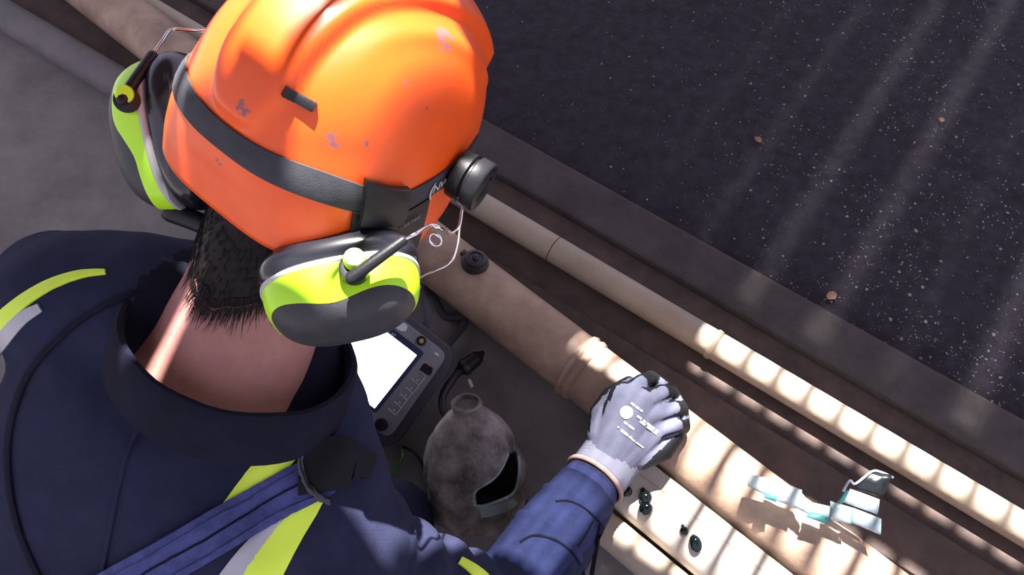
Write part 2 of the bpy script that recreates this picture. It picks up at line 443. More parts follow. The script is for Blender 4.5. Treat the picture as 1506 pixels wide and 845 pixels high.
# cream pipe below the main one
C0_, C1_ = axis_pts((975, 748), (1065, 845), .047, .047)
aC = (aA+AD*.0).normalized(); pc = onz(1002, 781, .036)
s, _, _, g = pipe(pc-aC*.115, pc+aC*.3, .036, 0, .6)
tC = thing('cream_pipe', 'cream pipe with dark gel drops, nearest the bottom edge beside the main pipe', 'pipe', pc)
mk('barrel', g, M['pipeC'], tC)
# flat steel strip wedged between the two big pipes
nC = V((-aC.y, aC.x, 0)); nC = nC if nC.y > 0 else -nC
pst = onz(1030, 751, .066)
tS = thing('flat_bar', 'pale flat bar lying in the gap between the two wide pipes', 'bar', pst)
mk('bar', box(pst+aC*.22-V((0, 0, .003)), aC*.33, nC*.0115, V((0, 0, .003))), M['pipeC'], tS, smooth=False, bevel=.001)
# lower pipe further out
pd = onz(961, 835, .024)
s, _, _, g = pipe(pd-aC*.10, pd+aC*.3, .024, .0, .6)
tD = thing('thin_pipe', 'thin pipe at the bottom edge, beyond the sleeve', 'pipe', pd)
mk('barrel', g, M['pipeB'], tD)
# grey pipe far left
E0, E1 = axis_pts((20, 30), (182, 126), .027, .027)
s, _, _, g = pipe(E0, E1, .032, .5, .20)
tE = thing('grey_pipe', 'dull grey pipe in the far left corner behind the ear defenders', 'pipe', E0)
mk('barrel', g, M['pipeE'], tE)

# fitting on the main pipe
fp = onz(704, 388, .085); nf = (fp-(A0+aA*(fp-A0).dot(aA))).normalized(); nf = (nf*.6+V((0, 0, 1))*.7).normalized()
fp = A0+aA*(fp-A0).dot(aA)+nf*(RA-.004)
tF = thing('pipe_fitting', 'round black threaded plug standing on the brown pipe by the helmet', 'fitting', fp)
mk('base', lathe(fp, nf, [(0, .019), (.0, .0215), (.006, .023), (.011, .022), (.012, .0185)], 36), M['fitting'], tF)
mk('ring', lathe(fp+nf*.012, nf, [(0, .0165), (.0, .0185), (.006, .0175), (.007, .0125), (.005, .012)], 36), M['fitting'], tF)
mk('bolt', lathe(fp+nf*.014, nf, [(0, .0055), (.007, .0055), (.009, .003)], 6), M['fitting'], tF)
mk('lug', box(fp+nf*.008-aA*.022, aA*.006, aA.cross(nf)*.005, nf*.004), M['fitting'], tF, bevel=.001)

# ================================================================== FIGURE FRAME
RC, FC = V((.78, .59, -.20)), V((.46, -.55, .69))
HR = cv(*RC).normalized(); HF = cv(*FC); HF = (HF-HR*HF.dot(HR)).normalized(); HU = HR.cross(HF).normalized()
H0 = cam(497, 173, .68)
def hl(r, f, u): return H0+HR*r+HF*f+HU*u                        # head-local -> world
# ---- helmet surface
HA_F, HA_R, HB, HH = .140, .126, .105, .134
def zbot(th):                                                     # lower edge of the shell, th = 0 front, PI rear
    c = math.cos(th)
    rear = sm(.55, .95, -c)
    return -.024-.010*rear-.006*sm(.8, 1, c)-.024*sm(.45, .9, abs(math.sin(th)))*sm(.5, -.2, c)-.022*sm(.72, .96, abs(math.sin(th)))*sm(.75, .2, c)
def helm(th, z, off=0., relief=True):
    """point of the shell at azimuth th, height z"""
    c, s_ = math.cos(th), math.sin(th)
    a = HA_F if c > 0 else HA_R
    n_ = 2.25+1.1*sm(.1, .7, -c)*sm(.06, -.02, z)
    rad = (abs(c/a)**n_+abs(s_/HB)**n_)**(-1/n_)
    if z >= 0:
        k_ = max(0., 1-(z/HH)**2.2)**(1/2.2)
    else:
        k_ = 1+(-z)*.45
    x, y = rad*k_*s_, rad*k_*c
    nn = V((x/HB**2, y/a**2, max(z, 0)/HH**2+1e-4)).normalized()
    b = 0
    if relief and z > .02:
        # central raised shield, round at the rear, wide in front, with two lesser ridges beside it
        yy = y+.122
        wd = .030+.034*sm(-.05, .12, y)
        rr = abs(x) if yy > .03 else math.hypot(x, min(0, yy-.03))*1.0
        sd = rr-wd
        b = sm(.045, .062, z)*.0095*(1-sm(-.006, .005, sd))*(.75+.25*sm(-.01, .05, yy))
        sd2 = abs(x)-(wd+.020)
        b += sm(.045, .062, z)*.003*math.exp(-(sd2/.007)**2)*sm(-.07, .02, y)
    p = V((x, y, z))+nn*(off+b)
    return H0+HR*p.x+HF*p.y+HU*p.z
def zlev(t, zb_): # t 0..1 from the edge to the apex
    return zb_+(HH*.9995-zb_)*(math.sin(t*PI/2)**1.0 if False else (1-(1-t)**1.8))
NT, NZ = 180, 74
rings = []
for i in range(NZ+1):
    rings.append([helm(2*PI*j/NT, zlev(i/NZ, zbot(2*PI*j/NT))) for j in range(NT)])
inner = [[helm(2*PI*j/NT, zlev(i/NZ, zbot(2*PI*j/NT)), -.004, False) for j in range(NT)] for i in range(0, NZ-4, 6)]
allr = inner[::-1]+rings
th_ = thing('safety_helmet', 'orange safety helmet with black strap and lime ear defenders on the crouching worker', 'helmet', H0+HU*-.04)
helmet = th_
sv, sf = loft(allr)
lip = mk('shell', (sv, sf), M['orange'], th_, auto=False)
# make the scuff positions work in head axes: object space is rotated into the head frame
def to_local_axes(o):
    R3 = Matrix((HR, HF, HU)).transposed()
    o.data.transform(R3.transposed().to_4x4())
    c = WL[o.name]; sh = R3.transposed() @ (c-H0)
    o.data.transform(Matrix.Translation(sh))
    o.rotation_euler = R3.to_euler(); o.location = H0-WL[o.parent.name]; WL[o.name] = H0.copy()
to_local_axes(lip)
def patch(th0, th1, zf0, zf1, off, thick, n=40, nz=4):
    """slab lying on the shell between azimuths, between height functions zf0 and zf1"""
    v, f = [], []
    for lay in (0, 1):
        for i in range(n+1):
            th = th0+(th1-th0)*i/n
            for k in range(nz+1):
                z = zf0(th)+(zf1(th)-zf0(th))*k/nz
                e = .0008 if k in (0, nz) and lay else 0
                v.append(helm(th, z, off+lay*(thick-e), False))
    m_ = nz+1; o = (n+1)*m_
    for i in range(n):
        for k in range(nz):
            a = i*m_+k; f += [(a, a+m_, a+m_+1, a+1), (o+a, o+a+1, o+a+m_+1, o+a+m_)]
        a = i*m_; f.append((a, o+a, o+a+m_, a+m_)); a = i*m_+nz; f.append((a, a+m_, o+a+m_, o+a))
    for k in range(nz):
        f.append((k, k+1, o+k+1, o+k)); a = n*m_+k; f.append((a, o+a, o+a+1, a+1))
    return v, f
# azimuth: sin>0 is the wearer's right; rear = PI
def bandc(th): return .004+.032*sm(.25, .95, -math.cos(th))
bw = .0105
mk('head_strap', patch(.9, 2*PI-.9, lambda t: bandc(t)-bw, lambda t: bandc(t)+bw, .0005, .0022, 110), M['strap'], th_)
cl = mk('strap_clip', patch(1.93, 2.28, lambda t: bandc(t)-.017, lambda t: bandc(t)+.017, .002, .0075, 10), M['black'], th_)
cp = mk('slot_cover', patch(1.62, 2.32, lambda t: zbot(t)+.004, lambda t: bandc(t)-.010, .0008, .0035, 14), M['black'], th_)
cl2 = mk('strap_clip', patch(2*PI-1.95, 2*PI-1.55, lambda t: bandc(t)-.016, lambda t: bandc(t)+.016, .002, .007, 10), M['blackgloss'], th_)
p_, q_ = helm(1.76, -.0185, .0046, False), helm(1.90, -.0185, .0046, False)
ex = (p_-q_).normalized(); nr = (p_-H0).normalized(); nr = (nr-ex*nr.dot(ex)).normalized()
text('VERTEX', .0072, helm(1.83, -.0185, .0056, False), ex, nr.cross(ex), M['dimprint'], 'lettering', cp)
for ch_, t_, sz in (('(', 1.635, .020), ('N', 1.575, .0125), ('W', 1.475, .0125)):
    p_, q_ = helm(t_-.05, .003, .003, False), helm(t_+.05, .003, .003, False); c_ = helm(t_, .003, .0040, False)
    ex = (p_-q_).normalized(); nr = (c_-hl(0, 0, .003)).normalized(); nr = (nr-ex*nr.dot(ex)).normalized()
    text(ch_, sz, c_, ex, nr.cross(ex), M['silver'], 'emblem', th_)
# vent slider behind the raised shield
hb = bvh_of([helm(2*PI*j/NT, zlev(i/NZ, zbot(2*PI*j/NT))) for i in range(NZ+1) for j in range(NT)], [tuple((i*NT+j, i*NT+(j+1) % NT, (i+1)*NT+(j+1) % NT, (i+1)*NT+j)) for i in range(NZ) for j in range(NT)])
sp_ = []
for x, y, r in ((655, 58, .020), (490, 205, .014), (628, 158, .006), (356, 160, .013), (322, 240, .008), (600, 120, .008), (540, 210, .007)):
    h = hb.ray_cast(V((0, 0, HC)), ray(x, y))[0]
    if h is not None: q = h-H0; sp_.append((q.dot(HR), q.dot(HF), q.dot(HU), r))
spots(M['orange'], sp_, (.10, .085, .115))
mk('vent_slider', ribbon(hb, [(417, 132), (440, 145), (463, 158)], 15, .004, .0005, 4), M['black'], th_)
# round ribbed knob on the right side
kc = hl(.116, .030, .004); kax = (HR*1+HF*.15).normalized()
mk('side_knob', lathe(kc-kax*.008, kax, [(0, .016), (0, .021), (.010, .022), (.0115, .019), (.013, .019), (.0145, .0225), (.025, .0225), (.027, .0205), (.027, .012), (.025, .011)], 40), M['black'], th_)
kc2 = hl(-.100, .03, .004)
mk('side_knob', lathe(kc2+HR*.006, -HR, [(0, .014), (0, .019), (.010, .019), (.012, .016), (.018, .016), (.019, .01)], 32), M['black'], th_)
# ear defender arms and cups
def onr(px, py, r): return onplane(px, py, H0+HR*r, HR)
def ond(px, py, ref): return cam(px, py, (ref-V((0, 0, HC))).dot(CF))
def ear_cup(c, O, L, s, wave, label, arm, slf):
    """c = centre of the cup's widest ring, O = outward axis, L = long axis"""
    O = O.normalized(); L = (L-O*L.dot(O)).normalized(); W = O.cross(L)
    LL, WW = .066*s, .045*s
    NP = 72
    def pt(ph, rl, o):
        c_, s_ = math.cos(ph), math.sin(ph)
        q = (abs(c_)**2.5+abs(s_)**2.5)**(-1/2.5)
        return c+L*(LL*rl*c_*q)+W*(WW*rl*s_*q)+O*o*s
    cup = link('ear_cup', None, helmet, c); cup['label'] = label
    def rg(rl, o): return [pt(2*PI*j/NP, rl, o) for j in range(NP)]
    mk('cushion', loft([rg(.55, -.034), rg(.80, -.036), rg(.95, -.033), rg(1.03, -.026), rg(1.05, -.020), rg(1.03, -.013), rg(.96, -.009), rg(.9, -.007)]), M['blackgloss'], cup)
    mk('rim', loft([rg(.90, -.009), rg(1.0, -.0085), rg(1.035, -.007), rg(1.035, -.004), rg(1.01, -.003), rg(.9, -.003)]), M['greyring'], cup)
    def dome(t):   # t 0..1 rim to centre: radius factor, height
        a = t*PI/2; return max(math.cos(a)**.62, .0), -.003+.046*math.sin(a)**.9
    def seam(ph): return wave(ph)
    nlv = 14
    lim, capr = [], []
    for i in range(nlv+1):
        lim.append([pt(2*PI*j/NP, *[x*(1.012 if k == 0 else 1) for k, x in enumerate(dome(seam(2*PI*j/NP)*i/nlv))]) for j in range(NP)])
    lim = [rg(.93, -.004)]+lim+[[p+(c-p)*.06 for p in lim[-1]]]
    mk('lime_band', loft(lim, cap=False), M['lime'], cup)
    for i in range(nlv+1):
        row = []
        for j in range(NP):
            ph = 2*PI*j/NP; t0 = seam(ph)*.96; t = t0+(0.995-t0)*i/nlv; row.append(pt(ph, *dome(t)))
        capr.append(row)
    mk('outer_shell', loft(capr), M['cap'], cup)
    return cup, pt, dome
# right cup
cR = cam(504, 426, .625)
OR, LR = cv(.22, .88, -.42), cv(.95, -.27, .12)
Wd = OR.normalized().cross((LR-OR.normalized()*LR.dot(OR.normalized())).normalized())
sgn = 1 if Wd.dot(V((0, 0, HC))-cR) > 0 else -1
def wvR(ph):
    s_ = sgn*math.sin(ph); x = math.cos(ph)
    return .33+(.10*math.cos(3.6*x+.4)+.06*x)*max(0, s_)+.04
cupR, ptR, domR = ear_cup(cR, OR, LR, .90, wvR, 'right ear cup, sunlit, lime and charcoal', None, None)
bp = ond(521, 389, cR-CF*.052); nb = (V((0, 0, HC))-bp).normalized()
mk('button', lathe(bp-nb*.012, (nb+cv(0, -.5, 0)).normalized(), [(0, .008), (.010, .008), (.013, .007), (.0135, .001)], 24), M['lime'], cupR)
mk('pivot_seat', lathe(bp-nb*.013+cv(.000, .005, 0), (nb+cv(0, -.4, 0)).normalized(), [(0, .011), (.008, .011), (.009, .008)], 20), M['black'], cupR)
a0 = ond(516, 409, cR-CF*.056); a1 = ond(592, 354, cR-CF*.050)
mk('arm_sleeve', tube([a0, a0.lerp(a1, .5), a1], [.0048, .0044, .0040], 12, True), M['black'], cupR)
w0 = ond(664, 340, kc); w1 = ond(677, 322, kc); 
mk('arm_wire', tube(smooth_path([a1-(a1-a0)*.1, a1, ond(612, 343, a1), ond(634, 331, a1+CF*.02), ond(650, 337, a1+CF*.03), ond(664, 342, kc), ond(675, 334, kc), ond(679, 312, kc), ond(681, 296, kc)], 5), .0015, 8), M['chrome'], cupR)
mk('arm_wire', tube(smooth_path([ond(681, 298, kc+CF*.01), ond(676, 330, kc+CF*.01), ond(673, 358, kc+CF*.02), ond(663, 385, kc+CF*.03), ond(640, 398, kc+CF*.04), ond(622, 407, kc+CF*.05), ond(605, 418, kc+CF*.06)], 5), .0013, 8), M['chrome'], cupR)
# left cup
cL = cam(252, 200, .71)
OL, LL_ = cv(-.94, .13, .2), cv(.13, .97, .10)
sgnL = -1
WdL = OL.normalized().cross((LL_-OL.normalized()*LL_.dot(OL.normalized())).normalized())
sgnL = 1 if WdL.dot(V((0, 0, HC))-cL) > 0 else -1
def wvL(ph):
    s_ = sgnL*math.sin(ph); x = math.cos(ph)         # x>0 towards image bottom
    return .30+(-.17*sm(-.15, .35, x)+.10*(1-sm(-.35, .05, x)))*max(0, s_)
cupL, ptL, domL = ear_cup(cL, OL, LL_, 1.0, wvL, 'left ear cup, in shade, lime and charcoal', None, None)
bl = ond(183, 138, cL-CF*.058); nb = (V((0, 0, HC))-bl).normalized()
mk('button', lathe(bl-nb*.014, nb, [(0, .0075), (.012, .0075), (.0145, .0065), (.015, .001)], 24), M['lime'], cupL)
mk('pivot_seat', lathe(bl-nb*.014+cv(.002, .005, 0), nb, [(0, .0105), (.008, .0105), (.009, .008)], 20), M['black'], cupL)
b0 = ond(180, 146, cL-CF*.056); b1 = ond(224, 82, cL-CF*.030)
mk('arm_sleeve', tube([b0, b0.lerp(b1, .5), b1], [.0050, .0050, .0047], 12, True), M['black'], cupL)
mk('arm_wire', tube(smooth_path([b1, ond(240, 58, b1+CF*.01), ond(254, 43, b1+CF*.02), ond(290, 45, b1+CF*.03), ond(330, 43, b1+CF*.05), ond(356, 32, kc2)], 5), .0014, 8), M['chrome'], cupL)
mk('arm_wire', tube(smooth_path([ond(298, 84, b1+CF*.04), ond(305, 72, b1+CF*.04), ond(328, 60, b1+CF*.05), ond(346, 48, kc2)], 5), .0013, 8), M['chrome'], cupL)
mk('chin_buckle', tube([ond(640, 352, kc+CF*.03)+ (cv(1, .2, .2).normalized()*math.cos(a)+cv(0, 1, .3).normalized()*math.sin(a))*.0055 for a in [i*PI/6 for i in range(13)]], .0014, 8), M['chrome'], th_)
# strap hanging below the left of the shell
mk('nape_cradle', tube(smooth_path([ond(252, 312, H0+CF*.03), ond(300, 330, H0+CF*.02), ond(360, 360, H0+CF*.01), ond(410, 385, H0)], 5), .009, 12, True), M['black'], th_)

# ================================================================== WORKER
N0 = cam(352, 500, .735)                                          # base of the neck
SK = hl(0, -.010, .018)                                           # skull centre
# joints
SHL, SHR = cam(118, 455, .79), cam(500, 830, .79)
ELL, ELR = cam(95, 430, 1.02), cam(735, 890, .985)
WRL, WRR = cam(250, 500, 1.20), cam(884, 692, 1.105)
T1, T2, T3 = cam(275, 690, .80), cam(170, 860, .85), cam(20, 1080, .90)
FWD = V((HF.x, HF.y, 0)).normalized()
HIP = T3
SID = V((FWD.y, -FWD.x, 0))                                       # wearer's right
KNR, KNL = onz(566, 775, .10), V((0, 0, 0))
KNL = V((KNR.x, KNR.y, .075)) - SID*.34 + FWD*.02; KNR = V((KNR.x, KNR.y, .085))
HPR, HPL = HIP+SID*.10-V((0, 0, .02)), HIP-SID*.10-V((0, 0, .02))
ANR, ANL = KNR-FWD*.38+V((0, 0, -.02)), KNL-FWD*.38+V((0, 0, -.01))
TSPINE = (T3-N0).normalized()
SHD = (SHR-SHL).normalized()
def ering(c, ax, ay, n=32, e=2.3):
    out = []
    for j in range(n):
        a = 2*PI*j/n; c_, s_ = math.cos(a), math.sin(a)
        q = (abs(c_)**e+abs(s_)**e)**(-1/e)
        out.append(V(c)+V(ax)*c_*q+V(ay)*s_*q)
    return out
BK = SHD.cross(TSPINE).normalized()                               # out of the back
if BK.dot(CF) > 0: BK = -BK
def torso(k):
    return loft([ering(N0+(T1-N0)*.10-BK*.047, SHD*.085*k, BK*.055*k), ering(N0.lerp(T1, .35)-BK*.026, SHD*.145*k, BK*.085*k), ering(N0.lerp(T1, .65)-BK*.006, SHD*.185*k, BK*.105*k), ering(T1, SHD*.20*k, BK*.115*k), ering(T2, SHD*.195*k, BK*.115*k), ering(T3, SHD*.185*k, BK*.115*k)])
# body: one continuous skin (head, neck, trunk, arms, legs)
J0 = hl(0, .055, -.085)
bodyg = join(
 ell(SK, HR*.076, HF*.094, HU*.102), ell(hl(0, .045, -.035), HR*.062, HF*.055, HU*.075), ell(J0, HR*.050, HF*.045, HU*.045),
 ell(hl(0, .088, -.108), HR*.022, HF*.020, HU*.020),                                            # chin
 tube([hl(0, .098, -.012), hl(0, .118, -.045), hl(0, .112, -.054)], [.008, .015, .013], 12, True),   # nose
 ell(hl(0, .088, .004), HR*.055, HF*.016, HU*.010),                                             # brow
 tube([hl(0, .097, -.079), hl(0, .099, -.077)], [.013, .013], 10, True),
 ell(hl(.078, -.005, -.04), HR*.010, HF*.018, HU*.032), ell(hl(-.078, -.005, -.04), HR*.010, HF*.018, HU*.032),
 tube([hl(0, -.022, -.045), hl(0, -.045, -.085), N0.lerp(hl(0, -.05, -.09), .35), N0, N0+(T1-N0)*.2], [.062, .060, .063, .072, .085], 28, True),
 tube([N0.lerp(SHR, .15)-BK*.04, SHR], [.055, .05], 16, True), tube([N0.lerp(SHL, .15)-BK*.04, SHL], [.055, .05], 16, True),
 torso(.86),
 tube([SHR, ELR, WRR], [.047, .040, .028], 16, True), tube([SHL, ELL, WRL], [.047, .040, .028], 16, True),
 tube([HPR, KNR], [.075, .050], 16, True), tube([KNR, ANR], [.048, .035], 16, True), tube([HPL, KNL], [.075, .050], 16, True), tube([KNL, ANL], [.048, .035], 16, True))
bv, bf, _ = bake(bodyg, .0045, 8)
person = mk('person', (bv, bf), M['skin'], auto=False)
tag(person, 'worker in dark navy workwear crouching over the pipes, seen from behind and above', 'person')
for s_ in (1, -1):
    mk('eye', ell(hl(.031*s_, .087, -.020), HR*.012, HF*.012, HU*.011, 16, 10), M['eye'], person)
mk('lips', loft([ering(hl(0, .1115, -.079), HR*.024*q, HU*.008*q, 20) for q in (1,)]+[ering(hl(0, .116, -.079), HR*.018, HU*.005, 20)]), M['lip'], person)
bodyb = bvh_of(bv, bf)
# hair: close cap on the back of the head with a ragged fringe down the nape
hv = []; hg = []
for i in range(26):
    row = []
    for j in range(61):
        az = -PI*.62+2*PI*.62*j/60                                # 0 = straight back
        low = -.090-.030*math.exp(-((az-.10)/.45)**2)+.045*sm(.9, 1.6, abs(az))+.006*noise.noise(V((az*9, 1, 0)))
        z = .075+(low-.075)*i/25
        # neck narrows under the skull
        k_ = 1-.30*sm(-.05, -.13, z)
        r0 = math.sqrt(max(.02, 1-((z-.02)/.13)**2)) if z > -.02 else .95
        p = hl(.084*k_*r0*math.sin(az), -.012-.105*k_*r0*math.cos(az), z)
        o = hl(0, -.02, z); d_ = (p-o).normalized(); h = bodyb.ray_cast(o+d_*.25, -d_)
        if h[0] is not None: p = h[0]+d_*(.0045 if i < 24 else .003)
        row.append(p)
    hg.append(row)
hvv = [p for r in hg for p in r]; hff = [(i*61+j, i*61+j+1, (i+1)*61+j+1, (i+1)*61+j) for i in range(25) for j in range(60)]
hair = mk('hair', (hvv, hff), M['hair'], person); hair['label'] = 'short dark hair at the nape'
so_ = hair.modifiers.new('t', 'SOLIDIFY'); so_.thickness = .003
hs = []
for k in range(3600):
    i = random.choice((random.randint(8, 24), random.randint(19, 24), 24, 25, 25)); j = random.randint(1, 59); fj = random.random(); p = hg[i][j]*(1-fj)+hg[i][j-1]*fj; dn_ = (hg[min(i+1, 25)][j]-hg[i-1][j]).normalized()
    o = (p-hl(0, -.02, -.05)).normalized(); L_ = random.uniform(.004, .010)+.022*random.random()**2.5
    dn_ = (dn_+HR*random.uniform(-.25, .25)).normalized()
    e = p+dn_*L_+o*random.uniform(-.001, .001); h = bodyb.find_nearest(e)
    if h[0] is not None: e = h[0]+h[1]*random.uniform(.0008, .003)
    mid = (p+e)/2+o*.0012
    hs.append(tube([p+o*.002, mid, e], [.00034, .0003, .0001], 4))
st_ = mk('hair_strands', join(*hs), M['hair'], hair); st_['kind'] = 'stuff'
# jacket: trunk and sleeves, one cloth
def arm_g(S_, E_, W_, r):
    pth = smooth_path([S_, E_, W_], 8); n = len(pth)
    return tube(pth, [r[0]+(r[1]-r[0])*min(1, i/8) if i <= 8 else r[1]+(r[2]-r[1])*(i-8)/(n-9) for i in range(n)], 24, True)
jg = join(torso(1.0),
 tube([N0-BK*.055, N0.lerp(SHR, .5)-BK*.015, SHR], [.072, .076, .080], 24, True), tube([N0-BK*.055, N0.lerp(SHL, .5)-BK*.012, SHL], [.075, .085, .080], 24, True),
 arm_g(SHR, ELR, WRR.lerp(ELR, .05), [.078, .064, .0405]), arm_g(SHL, ELL, WRL.lerp(ELL, .05), [.080, .064, .046]))
jv, jf, jn = bake(jg, .0075, 10)
jv2 = []
for p, n_ in zip(jv, jn):
    q = V((p.dot(SHD), p.dot(TSPINE), p.dot(BK)))
    f1 = noise.noise(V((q.x*14, q.y*5, q.z*9)))*.005
    f2 = -abs(noise.noise(V((q.x*16+3, q.y*9+q.x*12, q.z*9))))*.006
    # gathered creases on the sleeves
    e = 0
    for S_, E_ in ((SHR, ELR), (SHL, ELL)):
        d = (p-S_).dot((E_-S_).normalized()); L = (E_-S_).length
        if .02 < d < L+.05 and (p-(S_+(E_-S_).normalized()*d)).length < .13: e += .004*math.sin(d*95+q.x*22)
    jv2.append(p+n_*(f1+f2+e))
jack = mk('jacket', (jv2, jf), M['navy'], person, auto=False); jack['label'] = 'dark navy work jacket'
jb = bvh_of(jv2, jf)
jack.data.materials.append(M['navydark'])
# standing collar: leans back from the neck, thick folded edge
cn = (hl(0, -.035, -.095)-N0).normalized(); cn = (cn*.86-CF*.42).normalized()
cc = cam(355, 505, .715)
ca = (cv(.99, .22, -.05)); ca = (ca-cn*ca.dot(cn)).normalized(); cb = cn.cross(ca)
def cring(h, k, rx=.100, ry=.092, wob=0.):
    out = []
    for j in range(56):
        a = 2*PI*j/56; out.append(cc+cn*(h+wob*noise.noise(V((math.cos(a)*2, math.sin(a)*2, 4))))+ca*rx*k*math.cos(a)+cb*ry*k*math.sin(a))
    return out
cj = WL[jack.name]
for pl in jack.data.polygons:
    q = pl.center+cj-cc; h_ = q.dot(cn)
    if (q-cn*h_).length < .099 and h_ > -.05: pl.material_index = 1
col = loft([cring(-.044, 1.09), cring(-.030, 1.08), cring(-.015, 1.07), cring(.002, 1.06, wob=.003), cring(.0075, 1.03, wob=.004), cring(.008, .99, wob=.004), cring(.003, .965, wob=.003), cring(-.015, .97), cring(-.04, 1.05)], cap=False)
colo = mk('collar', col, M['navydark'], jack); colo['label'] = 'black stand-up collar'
colb = bvh_of(*[col[0], col[1]])
tb = bvh_of(*join((jv2, jf), col))
# seams, stripes and braces laid over the cloth
mk('back_seam', ribbon(jb, [(196, 430), (120, 470), (50, 540), (18, 620), (14, 700), (30, 780), (60, 850), (90, 900)], 9, .0025, .0005, 4), M['navydark'], jack)
mk('back_seam', ribbon(jb, [(225, 590), (190, 660), (170, 740), (150, 850)], 6, .002, .0005, 4), M['navy'], jack)
s1 = mk('hivis_stripe', ribbon(jb, [(468, 625), (440, 642), (412, 672), (378, 708), (340, 760)], [34, 44], .0012, .0012, 6), M['hivis'], jack); s1['label'] = 'lime hi-vis stripe on the right shoulder'
s2 = mk('hivis_stripe', ribbon(jb, [(474, 716), (455, 745), (425, 785), (392, 835), (360, 900)], [16, 66], .0012, .0012, 6), M['hivis'], jack); s2['label'] = 'lime hi-vis stripe below the brace'
mk('reflective_tape', ribbon(jb, [(418, 752), (396, 778), (362, 822), (325, 880)], [6, 50], .0012, .0008, 6), M['reflect'], jack)
s3 = mk('hivis_stripe', ribbon(jb, [(156, 400), (118, 404), (72, 420), (28, 448), (-10, 484), (-40, 520)], [7, 28], .0012, .0012, 6), M['hivis'], jack); s3['label'] = 'lime hi-vis stripe on the left shoulder'
mk('reflective_tape', ribbon(jb, [(60, 452), (30, 470), (0, 500), (-30, 535)], [12, 36], .0012, .0008, 6), M['reflect'], jack)
br = mk('brace_strap', ribbon(jb, [(478, 695), (430, 718), (370, 752), (300, 792), (230, 832), (160, 872), (80, 920)], [62, 66], .004, .0015, 8), M['denim'], person); br['label'] = 'navy-blue webbing brace strap over the right shoulder'
for off in (-24, 24, -3):
    mk('stitching', ribbon(jb, [(470, 700+off), (430, 719+off), (370, 753+off), (300, 793+off), (230, 833+off), (160, 873+off)], 3.0, .0055, .0015, 2), M['navydark'] if off == -3 else M['denim'], br)
bk_ = mk('brace_buckle', ribbon(jb, [(440, 684), (465, 682), (490, 682), (510, 685)], [84, 66], .010, .002, 8), M['deepblack'], br); bk_['label'] = 'black plastic brace buckle'
fr_ = [(446, 640), (440, 655), (445, 690), (462, 722), (482, 735)]
mk('buckle_frame', ribbon(jb, fr_, 7, .014, .002, 3), M['blackgloss'], br)
mk('brace_strap', ribbon(jb, [(515, 682), (530, 684), (541, 688)], [46, 34], .006, .002, 6), M['deepblack'], person)
s4 = mk('hivis_stripe', ribbon(jb, [(676, 824), (690, 833), (706, 846), (720, 862)], [10, 20], .0012, .0012, 4), M['hivis'], jack); s4['label'] = 'lime hi-vis band on the right sleeve'
# trousers
tg = join(ell(HIP, SHD*.19, BK*.14, TSPINE*.16), tube([HPR, HPR.lerp(KNR, .5), KNR], [.105, .092, .072], 20, True), tube([HPL, HPL.lerp(KNL, .5), KNL], [.105, .092, .072], 20, True),
 tube([KNR, ANR], [.07, .055], 20, True), tube([KNL, ANL], [.07, .055], 20, True))
tv, tf, tn = bake(tg, .009, 8)
tr = mk('trousers', ([p+n_*(.006*noise.noise(p*16)) for p, n_ in zip(tv, tn)], tf), M['trouser'], person, auto=False)
for A_ in (ANR, ANL):
    A_ = V((A_.x, A_.y, .05))
    bo = bake(join(tube([A_+FWD*.05, A_-FWD*.03, A_-FWD*.16], [.042, .046, .043], 18, True), tube([A_+FWD*.04, A_+V((0, 0, .06))+FWD*.06], [.045, .048], 16, True)), .006, 4)
    mk('boot', bo[:2], M['black'], person, auto=False)
# left hand resting on the left thigh (hidden from here)
def hand(W, a, c, n_, spread, curl, k=1.0):
    """simple relaxed hand: W wrist, a fingers' direction, c towards little finger, n_ back-of-hand normal"""
    g = [tube([W-a*.01, W+a*.045, W+a*.085], [.026, .031, .030], 18, True), tube([W+a*.03+c*.018, W+a*.085+c*.028], [.018, .014], 12, True), tube([W+a*.03-c*.018, W+a*.088-c*.028], [.019, .015], 12, True)]
    for i, L in enumerate((.072, .080, .075, .060)):
        b_ = W+a*(.088-.004*abs(i-1.2))+c*(-.030+.020*i); d1 = (a+c*(i-1.5)*.06-n_*curl*.4).normalized(); d2 = (a-n_*curl*1.1).normalized(); d3 = (a*.6-n_*curl*1.6).normalized()
        p1 = b_+d1*L*.45; p2 = p1+d2*L*.32; p3 = p2+d3*L*.23
        g.append(tube([b_-a*.02, b_, p1, p2, p3], [.0095, .0098, .0090, .0085, .0072], 12, True))
    b_ = W+a*.025-c*.028; g.append(tube([b_, b_+a*.03-c*.028-n_*.01, b_+a*.062-c*.032-n_*.018], [.014, .0115, .009], 12, True))
    return bake(join(*g), .0025, 4)
aL = (WRL-ELL).normalized(); cL_ = aL.cross(V((0, 0, 1))).normalized()
hL = hand(WRL, (aL+FWD*.3).normalized(), -cL_, cL_.cross(aL)*-1, .1, .5)
mk('left_glove', hL[:2], M['nitrile'], person, auto=False)

